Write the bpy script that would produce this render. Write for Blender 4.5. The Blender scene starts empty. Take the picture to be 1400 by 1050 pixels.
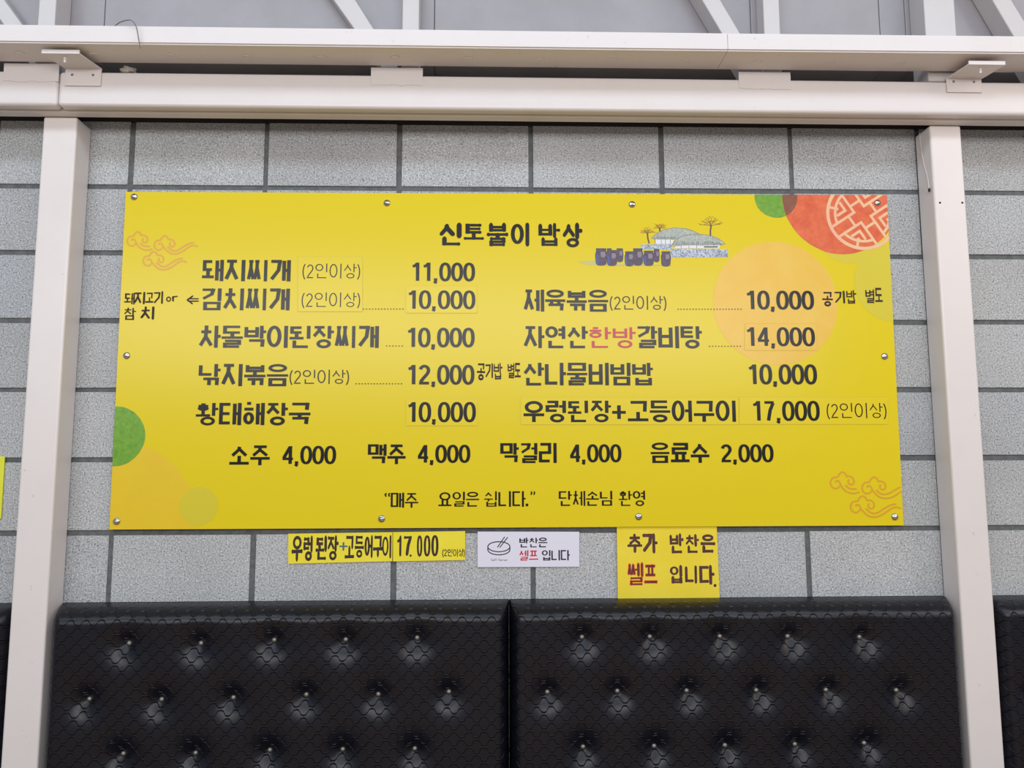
import bpy, bmesh, math, random
from mathutils import Vector, Matrix
from mathutils.geometry import delaunay_2d_cdt
import numpy as np
rnd = random.Random(7)
C = bpy.context.scene.collection
SC = bpy.context.scene
PI = math.pi

# ------------------------------------------------------------------ camera
CAMX, CAMD, CAMZ = 1.0812, 2.1655, 1.4874
YAW, PITCH, ROLL, FPX = .0273, .1052, -.0028, 1011.0
_f = Vector((math.sin(YAW)*math.cos(PITCH), math.cos(YAW)*math.cos(PITCH), math.sin(PITCH)))
_r0 = Vector((math.cos(YAW), -math.sin(YAW), 0)); _u0 = _r0.cross(_f)
_r = _r0*math.cos(ROLL)+_u0*math.sin(ROLL); _u = _u0*math.cos(ROLL)-_r0*math.sin(ROLL)
cd = bpy.data.cameras.new('camera'); cam = bpy.data.objects.new('camera', cd); C.objects.link(cam)
cd.sensor_width = 36; cd.lens = 36*FPX/1400; cd.clip_start = .05
cam.matrix_world = Matrix(((_r.x, _u.x, -_f.x, CAMX), (_r.y, _u.y, -_f.y, -CAMD), (_r.z, _u.z, -_f.z, CAMZ), (0, 0, 0, 1)))
SC.camera = cam

def at(px, py, dl=0.0):
    """point of the photograph -> (X, Z) on the plane parallel to the wall, dl metres in front of it"""
    D = _f+_r*((px-700)/FPX)-_u*((py-525)/FPX)
    t = (CAMD-dl)/D.y
    return CAMX+D.x*t, CAMZ+D.z*t

# ------------------------------------------------------------------ world, lights, exposure
w = bpy.data.worlds.new('world'); SC.world = w; w.use_nodes = True
w.node_tree.nodes['Background'].inputs[0].default_value = (.80, .88, 1.0, 1)
w.node_tree.nodes['Background'].inputs[1].default_value = .30
def area(name, loc, target, sx, sy, power, col):
    l = bpy.data.lights.new(name, 'AREA'); l.shape = 'RECTANGLE'; l.size = sx; l.size_y = sy; l.energy = power; l.color = col
    o = bpy.data.objects.new(name, l); C.objects.link(o); o.location = loc
    o.rotation_euler = (Vector(target)-Vector(loc)).to_track_quat('-Z', 'Y').to_euler()
    return o
area('window_daylight', (.7, -4.9, 2.80), (1.1, 0, 1.8), 7.0, .95, 150, (1.0, .98, .98))
area('ceiling_lamp', (1.0, -2.6, 4.3), (1.1, -.2, 1.2), 7.0, .6, 80, (.76, .87, 1.0))
area('ceiling_lamp_warm', (4.9, -2.4, 3.3), (1.4, -.1, 1.3), 1.2, 1.2, 34, (1.0, .84, .72))
SC.view_settings.view_transform = 'Standard'; SC.view_settings.look = 'None'
SC.view_settings.exposure = -0.12; SC.view_settings.gamma = 1.0; SC.view_settings.use_curve_mapping = False

# ------------------------------------------------------------------ materials
def srgb(r, g, b):
    f = lambda c: (c/12.92 if c <= .04045 else ((c+.055)/1.055)**2.4)
    return (f(r/255), f(g/255), f(b/255), 1)
def mat(name, col, rough=.5, metal=0, spec=.5):
    m = bpy.data.materials.new(name); m.use_nodes = True
    b = m.node_tree.nodes['Principled BSDF']
    b.inputs['Base Color'].default_value = col; b.inputs['Roughness'].default_value = rough
    b.inputs['Metallic'].default_value = metal; b.inputs['Specular IOR Level'].default_value = spec
    return m
class NT:
    def __init__(s, m): s.t = m.node_tree; s.b = s.t.nodes['Principled BSDF']
    def n(s, ty, **kw):
        x = s.t.nodes.new(ty)
        for k, v in kw.items(): setattr(x, k, v)
        return x
    def l(s, a, b): s.t.links.new(a, b)
    def coord(s): return s.n('ShaderNodeTexCoord').outputs['Object']
    def noise(s, vec, scale, detail=4, rough=.6):
        x = s.n('ShaderNodeTexNoise'); s.l(vec, x.inputs['Vector'])
        x.inputs['Scale'].default_value = scale; x.inputs['Detail'].default_value = detail; x.inputs['Roughness'].default_value = rough
        return x.outputs['Fac']
    def ramp(s, fac, stops):
        x = s.n('ShaderNodeValToRGB'); s.l(fac, x.inputs[0]); e = x.color_ramp.elements
        while len(e) < len(stops): e.new(.5)
        for k, (p, c) in enumerate(stops): e[k].position = p; e[k].color = c
        return x.outputs[0]
    def mix(s, fac, a, b, mode='MIX'):
        x = s.n('ShaderNodeMix', data_type='RGBA', blend_type=mode)
        for v, i in ((fac, 0), (a, 6), (b, 7)):
            if hasattr(v, 'is_linked') or hasattr(v, 'links'): s.l(v, x.inputs[i])
            else: x.inputs[i].default_value = v
        return x.outputs[2]
    def math(s, op, a, b=None, c=None):
        x = s.n('ShaderNodeMath', operation=op)
        for i, v in enumerate((a, b, c)):
            if v is None: continue
            if isinstance(v, (int, float)): x.inputs[i].default_value = v
            else: s.l(v, x.inputs[i])
        return x.outputs[0]
    def bump(s, h, dist, strength=1.0):
        x = s.n('ShaderNodeBump'); s.l(h, x.inputs['Height']); x.inputs['Distance'].default_value = dist; x.inputs['Strength'].default_value = strength
        s.l(x.outputs[0], s.b.inputs['Normal'])
    def base(s, c): s.l(c, s.b.inputs['Base Color'])
    def rough(s, c): s.l(c, s.b.inputs['Roughness'])
def grey(v): return (v, v, v, 1)
def noisy(name, c1, c2, scale, rough=.5, spec=.5, lo=.35, hi=.65, detail=4):
    m = mat(name, c1, rough, 0, spec); t = NT(m)
    t.base(t.ramp(t.noise(t.coord(), scale, detail), [(lo, c1), (hi, c2)])); return m

def block_material():
    m = mat('concrete_block', grey(.4), .9, 0, .25); t = NT(m); co = t.coord()
    n1 = t.noise(co, 230, 2, .6); n2 = t.noise(co, 520, 2, .6); n3 = t.noise(co, 3.0, 4, .6); n4 = t.noise(co, 70, 3, .6)
    g = t.ramp(n1, [(.29, srgb(96, 98, 100)), (.43, srgb(172, 174, 175)), (.56, srgb(188, 190, 191)), (.74, srgb(234, 235, 237))])
    g = t.mix(t.math('MULTIPLY', t.ramp(n2, [(.58, grey(0)), (.68, grey(1))]), .5), g, srgb(225, 228, 232))
    g = t.mix(t.ramp(n4, [(.26, grey(.85)), (.33, grey(0))]), g, srgb(72, 73, 76))
    at_ = t.n('ShaderNodeAttribute', attribute_name='tint'); 
    g = t.mix(1.0, g, at_.outputs['Color'], 'MULTIPLY')
    g = t.mix(1.0, g, t.ramp(n3, [(.3, grey(.90)), (.7, grey(1.06))]), 'MULTIPLY')
    t.base(g); t.bump(t.math('ADD', n1, t.math('MULTIPLY', n4, .8)), .0025, .8)
    return m
def vinyl_material():
    m = mat('embossed_black_vinyl', srgb(17, 18, 27), .32, 0, .42); t = NT(m); co = t.coord()
    sp = t.n('ShaderNodeSeparateXYZ'); t.l(co, sp.inputs[0])
    per, sps, amp = .0404, .0200, .0068
    sn = t.math('MULTIPLY', t.math('TANH', t.math('MULTIPLY', t.math('SINE', t.math('MULTIPLY', sp.outputs[0], 2*PI/per)), 1.5)), amp/.905)
    def lines(sign, off):
        v = t.math('ADD', sp.outputs[2], t.math('MULTIPLY', sn, sign))
        v = t.math('ADD', t.math('DIVIDE', v, 2*sps), off+50)
        d = t.math('ABSOLUTE', t.math('SUBTRACT', t.math('FRACT', v), .5))     # 0 on the line
        x = t.n('ShaderNodeMapRange', interpolation_type='SMOOTHSTEP'); t.l(d, x.inputs[0])
        x.inputs[1].default_value = 0.0; x.inputs[2].default_value = .05; x.inputs[3].default_value = 1; x.inputs[4].default_value = 0
        return x.outputs[0]
    ridge = t.math('MAXIMUM', lines(1, 0), lines(-1, .5))
    fine = t.noise(co, 700, 2, .5)
    h = t.math('ADD', ridge, t.math('MULTIPLY', fine, .10))
    t.bump(h, .0026, 1.0)
    t.rough(t.math('ADD', .27, t.math('MULTIPLY', t.noise(co, 9, 3), .08)))
    return m
def paint(name, c, dirt=.12, rough=.32):
    m = mat(name, c, rough, 0, .5); t = NT(m); co = t.coord()
    s = t.ramp(t.noise(co, 5, 6, .7), [(.30, grey(1)), (.52, grey(0))])
    d = tuple(x*.72 for x in c[:3])+(1,)
    s2 = t.ramp(t.noise(co, 42, 5, .75), [(.27, grey(1)), (.33, grey(0))])
    col = t.mix(t.math('MULTIPLY', s, dirt), c, d)
    col = t.mix(t.math('MULTIPLY', s2, .45), col, srgb(120, 108, 96))
    t.base(col); t.bump(t.noise(co, 8, 2), .004, .25); return m
M = dict(
    block=block_material(), mortar=noisy('dark_mortar', srgb(94, 97, 98), srgb(112, 115, 115), 60, .95, .2),
    vinyl=vinyl_material(),
    cream=paint('cream_painted_steel', srgb(226, 219, 217)),
    cream2=paint('warm_painted_steel', srgb(231, 224, 221)),
    cream3=paint('greyish_painted_steel', srgb(204, 199, 198)),
    panel=noisy('grey_wall_panel', srgb(152, 148, 151), srgb(160, 156, 160), 6, .38, .5),
    board=mat('glossy_yellow_board', srgb(229, 206, 28), .24, 0, .32),
    edge=mat('pale_board_edge', srgb(235, 226, 170), .5),
    ink=mat('black_print', srgb(26, 23, 23), .24, 0, .32),
    red=mat('red_print', srgb(190, 28, 44), .24, 0, .42),
    chrome=mat('polished_steel', srgb(200, 198, 196), .14, 1),
    stud=mat('grey_metal_stud', srgb(140, 138, 132), .5, 1),
    pap=noisy('yellow_paper', srgb(238, 221, 52), srgb(242, 227, 70), 9, .75, .3),
    pap2=noisy('warm_yellow_paper', srgb(238, 214, 52), srgb(243, 221, 72), 7, .75, .3),
    lemon=noisy('lemon_paper', srgb(226, 228, 60), srgb(233, 234, 76), 9, .7, .3),
    card=mat('white_laminated_card', srgb(228, 226, 240), .35),
    navy=mat('dark_navy_print', srgb(28, 30, 48), .4),
    cardred=mat('bright_red_print', srgb(206, 24, 44), .4),
    marker=noisy('brown_black_marker', srgb(46, 34, 30), srgb(70, 52, 46), 90, .6, .3),
    marker2=noisy('brown_marker', srgb(74, 46, 44), srgb(98, 62, 60), 60, .6, .3),
    redpen=mat('red_marker', srgb(214, 66, 48), .6, 0, .3),
    bluepen=mat('faded_blue_marker', srgb(84, 110, 118), .6, 0, .3),
    wire=mat('grey_wire', srgb(120, 116, 112), .5), white=mat('white_cable', srgb(215, 210, 205), .45),
    dark=mat('dark_parts_and_shade', srgb(38, 34, 32), .8),
    foam=noisy('dusty_foam', srgb(150, 140, 130), srgb(190, 182, 172), 60, .9, .2),
    floor=noisy('tan_wood_floor', srgb(176, 142, 102), srgb(192, 158, 116), 4, .5, .4),
    green=noisy('green_watercolour', srgb(92, 150, 36), srgb(128, 176, 52), 70, .30, .5, .3, .7),
    orange=noisy('red_orange_watercolour', srgb(214, 88, 48), srgb(232, 116, 70), 45, .30, .5, .3, .7),
    overlap=noisy('brown_watercolour', srgb(128, 72, 52), srgb(142, 92, 66), 60, .30, .5, .3, .7),
    peach=noisy('peach_watercolour', srgb(235, 188, 62), srgb(237, 196, 80), 14, .30, .5, .3, .7),
    amber=noisy('amber_watercolour', srgb(230, 194, 34), srgb(233, 199, 34), 14, .30, .5, .3, .7),
    olive=mat('olive_watercolour', srgb(216, 200, 46), .30),
    seal=noisy('pale_pink_print', srgb(240, 182, 150), srgb(238, 198, 150), 16, .30, .5),
    cloud=mat('tan_orange_print', srgb(222, 164, 44), .30),
    jar=noisy('jar_print', srgb(66, 58, 78), srgb(92, 76, 92), 120, .30, .5),
    jarlit=mat('jar_highlight_print', srgb(140, 124, 142), .30), jarblue=mat('jar_blue_print', srgb(62, 84, 168), .30),
    thatch=noisy('thatch_print', srgb(150, 158, 150), srgb(192, 198, 190), 160, .30, .5, .3, .7),
    thatchline=mat('thatch_line_print', srgb(70, 78, 80), .30),
    stone=noisy('stone_wall_print', srgb(132, 144, 168), srgb(206, 216, 228), 190, .30, .5, .38, .6),
    hutwall=mat('hut_wall_print', srgb(226, 230, 232), .30),
    bark=mat('bark_print', srgb(96, 70, 58), .30), fruit=mat('orange_fruit_print', srgb(214, 108, 40), .30),
    smear=mat('grey_shadow_print', srgb(198, 192, 110), .30), patchline=mat('patch_edge_print', srgb(206, 186, 44), .5),
    patch=mat('glossy_yellow_patch', srgb(230, 207, 36), .24, 0, .34),
)

# ------------------------------------------------------------------ mesh helpers
def link(name, me, parent=None):
    o = bpy.data.objects.new(name, me); C.objects.link(o)
    if parent is not None: o.parent = parent
    return o
def obj(name, bm, m, parent=None, smooth=False, bevel=0, seg=2):
    me = bpy.data.meshes.new(name); bmesh.ops.recalc_face_normals(bm, faces=bm.faces); bm.to_mesh(me); bm.free()
    for x in (m if isinstance(m, (list, tuple)) else [m]): me.materials.append(x)
    o = link(name, me, parent)
    if smooth: me.shade_smooth()
    if bevel:
        b = o.modifiers.new('bevel', 'BEVEL'); b.width = bevel; b.segments = seg; b.limit_method = 'ANGLE'; b.harden_normals = False
    return o
def tag(o, label=None, cat=None, group=None, kind=None):
    if label: o['label'] = label
    if cat: o['category'] = cat
    if group: o['group'] = group
    if kind: o['kind'] = kind
    return o
def empty(name, loc, label, cat, group=None):
    o = bpy.data.objects.new(name, None); C.objects.link(o); o.location = loc; o.empty_display_size = .05
    return tag(o, label, cat, group)
def box(bm, x0, x1, y0, y1, z0, z1, mi=0):
    v = [bm.verts.new(p) for p in ((x0, y0, z0), (x1, y0, z0), (x1, y1, z0), (x0, y1, z0), (x0, y0, z1), (x1, y0, z1), (x1, y1, z1), (x0, y1, z1))]
    fs = [bm.faces.new([v[i] for i in f]) for f in ((0, 3, 2, 1), (4, 5, 6, 7), (0, 1, 5, 4), (1, 2, 6, 5), (2, 3, 7, 6), (3, 0, 4, 7))]
    for f in fs: f.material_index = mi
    return v, fs
def prism(bm, poly, y0, y1):
    """(X,Z) outline extruded from y0 to y1"""
    a = [bm.verts.new((x, y0, z)) for x, z in poly]; b = [bm.verts.new((x, y1, z)) for x, z in poly]
    bm.faces.new(a); bm.faces.new(b[::-1]); n = len(poly)
    for i in range(n): bm.faces.new((a[i], b[i], b[(i+1) % n], a[(i+1) % n]))
def tube(bm, pts, r, seg=8):
    pts = [Vector(p) for p in pts]; rings = []
    for i, p in enumerate(pts):
        d = (pts[min(i+1, len(pts)-1)]-pts[max(i-1, 0)]).normalized()
        a = d.orthogonal().normalized() if abs(d.z) > .9 else d.cross(Vector((0, 0, 1))).normalized()
        b = d.cross(a); rings.append([bm.verts.new(p+(a*math.cos(k*2*PI/seg)+b*math.sin(k*2*PI/seg))*r) for k in range(seg)])
    for i in range(len(rings)-1):
        for k in range(seg): bm.faces.new((rings[i][k], rings[i][(k+1) % seg], rings[i+1][(k+1) % seg], rings[i+1][k]))
    bm.faces.new(rings[0]); bm.faces.new(rings[-1][::-1])
def dome(bm, x, y, z, r, h, seg=16, rings=5, point=0.0):
    """stud head bulging towards -y"""
    prev = None
    for i in range(rings+1):
        a = i/rings*PI/2; rr = r*math.cos(a); yy = y-h*math.sin(a)
        if i == rings: ring = [bm.verts.new((x, yy-point, z))]
        else: ring = [bm.verts.new((x+rr*math.cos(k*2*PI/seg), yy, z+rr*math.sin(k*2*PI/seg))) for k in range(seg)]
        if prev:
            for k in range(seg):
                q = (k+1) % seg
                bm.faces.new((prev[k], prev[q], ring[0]) if len(ring) == 1 else (prev[k], prev[q], ring[q], ring[k]))
        else: bm.faces.new(ring[::-1])
        prev = ring
def spline(pts, n=6, closed=False):
    out = []; N = len(pts)
    g = lambda i: pts[i % N] if closed else pts[max(0, min(N-1, i))]
    for i in range(N if closed else N-1):
        p0, p1, p2, p3 = g(i-1), g(i), g(i+1), g(i+2)
        for k in range(n):
            t = k/n
            out.append(tuple(.5*(2*b+(c-a)*t+(2*a-5*b+4*c-d)*t*t+(3*b-a-3*c+d)*t**3) for a, b, c, d in zip(p0, p1, p2, p3)))
    if not closed: out.append(tuple(pts[-1]))
    return out

# ------------------------------------------------------------------ flat print: polygons in (X, Z)
def ell(cx, cz, rx, rz, n=40, a0=0, a1=2*PI, e=2.0):
    o = []
    for k in range(n):
        a = a0+(a1-a0)*k/(n if abs(a1-a0-2*PI) < 1e-6 else n-1)
        c, s = math.cos(a), math.sin(a)
        o.append((cx+rx*math.copysign(abs(c)**(2/e), c), cz+rz*math.copysign(abs(s)**(2/e), s)))
    return o
def ribbon(pts, wv, wh=None, smooth=False, closed=False, rnd_cap=False):
    """stroke -> convex polygons; wv = thickness of upright strokes, wh of level ones"""
    wh = wv if wh is None else wh
    P = [Vector(p) for p in pts]; out = []; N = len(P)
    th = lambda d: (wh*abs(d.x)**2+wv*abs(d.y)**2)/max(1e-12, d.length_squared)
    if smooth:
        L, R = [], []
        for i in range(N):
            d = (P[(i+1) % N]-P[i-1]) if closed else (P[min(N-1, i+1)]-P[max(0, i-1)])
            n = Vector((-d.y, d.x)).normalized(); t = th(d)/2
            L.append(P[i]+n*t); R.append(P[i]-n*t)
        for i in range(N if closed else N-1):
            j = (i+1) % N; out.append([tuple(L[i]), tuple(L[j]), tuple(R[j]), tuple(R[i])])
    else:
        S = [(P[i], P[(i+1) % N]) for i in range(N if closed else N-1)]
        for i, (a, b) in enumerate(S):
            d = b-a
            if d.length < 1e-9: continue
            u = d.normalized(); n = Vector((-u.y, u.x))*th(d)/2
            e0 = e1 = 0
            if closed or i > 0:
                q = S[i-1][1]-S[i-1][0]; e0 = th(q)/2*abs(u.cross(q.normalized()))
            if closed or i < len(S)-1:
                q = S[(i+1) % len(S)]; q = q[1]-q[0]; e1 = th(q)/2*abs(u.cross(q.normalized()))
            a2, b2 = a-u*e0, b+u*e1
            out.append([tuple(a2+n), tuple(b2+n), tuple(b2-n), tuple(a2-n)])
    if rnd_cap:
        for p in (P if not smooth else (P[0], P[-1])): out.append(ell(p.x, p.y, (wv+wh)/4, (wv+wh)/4, 12))
    return out
def clip(poly, conv):
    """clip a convex polygon by a convex counter-clockwise polygon"""
    for i in range(len(conv)):
        a, b = conv[i], conv[(i+1) % len(conv)]; out = []
        side = lambda p: (b[0]-a[0])*(p[1]-a[1])-(b[1]-a[1])*(p[0]-a[0])
        for k in range(len(poly)):
            p, q = poly[k], poly[(k+1) % len(poly)]; sp, sq = side(p), side(q)
            if sp >= 0: out.append(p)
            if sp*sq < 0:
                t = sp/(sp-sq); out.append((p[0]+(q[0]-p[0])*t, p[1]+(q[1]-p[1])*t))
        poly = out
        if len(poly) < 3: return []
    return poly
def area2(p): return sum(p[i][0]*p[(i+1) % len(p)][1]-p[(i+1) % len(p)][0]*p[i][1] for i in range(len(p)))
def keep(faces, P, polys):
    """faces whose middle lies inside one of the polygons"""
    P = np.array(P); c = np.array([P[list(f)].mean(axis=0) for f in faces]); ins = np.zeros(len(c), bool)
    for q in polys:
        q = np.array(q); a, b = q, np.roll(q, -1, axis=0)
        lo, hi = q.min(axis=0), q.max(axis=0)
        k = np.where((c[:, 0] >= lo[0]) & (c[:, 0] <= hi[0]) & (c[:, 1] >= lo[1]) & (c[:, 1] <= hi[1]) & ~ins)[0]
        if not len(k): continue
        x, y = c[k, 0][:, None], c[k, 1][:, None]
        with np.errstate(divide='ignore', invalid='ignore'):
            cr = ((a[:, 1] > y) != (b[:, 1] > y)) & (x < (b[:, 0]-a[:, 0])*(y-a[:, 1])/(b[:, 1]-a[:, 1])+a[:, 0])
        ins[k] = cr.sum(axis=1) % 2 == 1
    return [f for f, t in zip(faces, ins) if t]
def flat(name, polys, dl, m, parent=None):
    """printed shapes as one mesh at distance dl before the wall; faces look towards -y"""
    good = []
    for p in polys:
        if len(p) < 3 or abs(area2(p)) < 1e-10: continue
        good.append(p if area2(p) > 0 else p[::-1])
    if len(good) > 1:                                              # weld overlapping strokes into one sheet
        ox, oz = good[0][0]; V, F = [], []
        for p in good:
            F.append(list(range(len(V), len(V)+len(p)))); V += [Vector(((x-ox)*100, (z-oz)*100)) for x, z in p]
        cv, ce, cf, _, _, of = delaunay_2d_cdt(V, [], F, 0, 1e-4)
        V = [(v.x/100+ox, -dl, v.y/100+oz) for v in cv]; F = keep(cf, [((v.x, v.y)) for v in cv], [[((x-ox)*100, (z-oz)*100) for x, z in p] for p in good])
    else:
        V = [(x, -dl, z) for x, z in good[0]]; F = [list(range(len(V)))]
    me = bpy.data.meshes.new(name); me.from_pydata(V, [], F); me.materials.append(m)
    o = link(name, me, parent)
    if parent is not None: o.matrix_parent_inverse = parent.matrix_world.inverted()
    return o

# ------------------------------------------------------------------ lettering: strokes of Hangul, digits and a few signs
LEAD = 'ㄱㄲㄴㄷㄸㄹㅁㅂㅃㅅㅆㅇㅈㅉㅊㅋㅌㅍㅎ'
VOW = 'ㅏㅐㅑㅒㅓㅔㅕㅖㅗㅘㅙㅚㅛㅜㅝㅞㅟㅠㅡㅢㅣ'
FIN = ['', 'ㄱ', 'ㄲ', 'ㄳ', 'ㄴ', 'ㄵ', 'ㄶ', 'ㄷ', 'ㄹ', 'ㄺ', 'ㄻ', 'ㄼ', 'ㄽ', 'ㄾ', 'ㄿ', 'ㅀ', 'ㅁ', 'ㅂ', 'ㅄ', 'ㅅ', 'ㅆ', 'ㅇ', 'ㅈ', 'ㅊ', 'ㅋ', 'ㅌ', 'ㅍ', 'ㅎ']
def cons(c, x0, z0, x1, z1, leg):
    """strokes (points, smooth, closed) of one consonant in a box; leg = slanted leg for ㄱ"""
    T = lambda L: [(x0+(x1-x0)*a, z0+(z1-z0)*b) for a, b in L]
    if c in 'ㄲㅆㅉ':
        b = {'ㄲ': 'ㄱ', 'ㅆ': 'ㅅ', 'ㅉ': 'ㅈ'}[c]; wd = x1-x0
        return cons(b, x0, z0, x0+wd*.43, z1, leg and 1)+cons(b, x0+wd*.57, z0, x1, z1, leg and 1)
    if c == 'ㄱ': return [(T([(0, 1), (1, 1), (.86, .50), (.08, 0)] if leg else [(0, 1), (1, 1), (.96, 0)]), 0, 0)]
    if c == 'ㄴ': return [(T([(0, 1), (0, 0), (1, 0)]), 0, 0)]
    if c == 'ㄷ': return [(T([(1, 1), (0, 1), (0, 0), (1, 0)]), 0, 0)]
    if c == 'ㄹ': return [(T([(0, 1), (1, 1), (1, .5), (0, .5), (0, 0), (1, 0)]), 0, 0)]
    if c == 'ㅁ': return [(T([(0, 1), (1, 1), (1, 0), (0, 0)]), 0, 1)]
    if c == 'ㅂ': return [(T([(0, 1), (0, 0), (1, 0), (1, 1)]), 0, 0), (T([(0, .52), (1, .52)]), 0, 0)]
    if c == 'ㅅ': return [(T([(.5, 1), (.46, .68), (0, 0)]), 0, 0), (T([(.5, .72), (1, 0)]), 0, 0)]
    if c == 'ㅇ': return [(T(ell(.5, .5, .5, .5, 28)), 1, 1)]
    if c == 'ㅈ': return [(T([(.04, 1), (.96, 1)]), 0, 0), (T([(.5, 1), (.45, .62), (0, 0)]), 0, 0), (T([(.5, .62), (1, 0)]), 0, 0)]
    if c == 'ㅊ': return [(T([(.5, 1.08), (.5, .78)]), 0, 0), (T([(.04, .74), (.96, .74)]), 0, 0), (T([(.5, .74), (.45, .46), (0, 0)]), 0, 0), (T([(.5, .46), (1, 0)]), 0, 0)]
    if c == 'ㅌ': return [(T([(1, 1), (0, 1), (0, 0), (1, 0)]), 0, 0), (T([(0, .5), (.94, .5)]), 0, 0)]
    if c == 'ㅍ': return [(T([(0, 1), (1, 1)]), 0, 0), (T([(0, 0), (1, 0)]), 0, 0), (T([(.28, 1), (.28, 0)]), 0, 0), (T([(.72, 1), (.72, 0)]), 0, 0)]
    if c == 'ㅎ': return [(T([(.28, 1.05), (.72, 1.05)]), 0, 0), (T([(0, .74), (1, .74)]), 0, 0), (T(ell(.5, .25, .40, .25, 28)), 1, 1)]
    raise KeyError(c)
def syllable(ch):
    k = ord(ch)-0xAC00; L, V, F = LEAD[k//588], VOW[(k//28) % 21], FIN[k % 28]; S = []
    hp = {'ㅘ': 'ㅗ', 'ㅙ': 'ㅗ', 'ㅚ': 'ㅗ', 'ㅟ': 'ㅜ'}.get(V, V if V in 'ㅗㅛㅜㅠㅡ' else '')
    vp = {'ㅘ': 'ㅏ', 'ㅙ': 'ㅐ', 'ㅚ': 'ㅣ', 'ㅟ': 'ㅣ'}.get(V, V if V in 'ㅏㅐㅑㅓㅔㅕㅣ' else '')
    two = vp in 'ㅐㅔ' and vp != ''
    xr = (.50 if two else .59) if vp else .86                      # right end of the initial
    if vp == 'ㅔ' or vp in ('ㅓ', 'ㅕ'): xr -= .06
    if vp and not hp: cb = (.10, .53 if F else .10, xr, .94)
    elif hp and not vp: cb = (.16, .69 if F else .48, .84, .95 if F else .92)
    else: cb = (.12, .70 if F else .54, xr-.04, .92)
    S += cons(L, *cb, leg=bool(vp) and not hp or (vp and not F))
    if hp:
        a, b = (.02, .98) if not vp else (.02, xr+.06)
        zb = {True: .46, False: .10}[bool(F)] if not vp else (.44 if F else .20)
        if hp in 'ㅗㅛ':
            top = cb[1]-.01; xs = [(a+b)/2] if hp == 'ㅗ' else [a+(b-a)*.32, a+(b-a)*.68]
            S += [([(x, top), (x, zb)], 0, 0) for x in xs]
        if hp in 'ㅜㅠ':
            if not vp and not F: zb = .34
            if F: zb = .50
            elif vp: zb = .36
            lo = {True: .36, False: .0}[bool(F)] if not vp else (.36 if F else .02)
            xs = [(a+b)/2] if hp == 'ㅜ' else [a+(b-a)*.32, a+(b-a)*.68]
            S += [([(x, zb), (x, lo)], 0, 0) for x in xs]
        if hp == 'ㅡ' and F: zb = .485
        if hp == 'ㅡ' and not F: zb = .14
        S.append(([(a, zb), (b, zb)], 0, 0))
    if vp:
        lo = .42 if F else 0.0; zm = (lo+1.0)/2+.02
        if two:
            xa, xb = .70, .92
            S += [([(xa, .97), (xa, lo+.03)], 0, 0), ([(xb, 1.0), (xb, lo)], 0, 0)]
            S.append(([(xa, zm), (xb, zm)], 0, 0) if vp == 'ㅐ' else ([(xa-.16, zm), (xa, zm)], 0, 0))
        else:
            xs = .80 if vp in 'ㅏㅑ' else .88
            S.append(([(xs, 1.0), (xs, lo)], 0, 0))
            if vp == 'ㅏ': S.append(([(xs, zm), (1.0, zm)], 0, 0))
            if vp == 'ㅓ': S.append(([(xs-.24, zm), (xs, zm)], 0, 0))
            if vp == 'ㅕ': S += [([(xs-.24, zm+d), (xs, zm+d)], 0, 0) for d in (.11, -.11)]
    if F:
        fb = (.24, .05, .86, .33) if vp else (.18, .05, .82, .31)
        if F == 'ㅇ': fb = (.30, .04, .80, .33) if vp else (.24, .04, .76, .29)
        S += cons(F, *fb, leg=False)
    return S, 1.0
def arc(cx, cz, rx, rz, a0, a1, n=12): return [(cx+rx*math.cos(math.radians(a0+(a1-a0)*k/n)), cz+rz*math.sin(math.radians(a0+(a1-a0)*k/n))) for k in range(n+1)]
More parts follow.
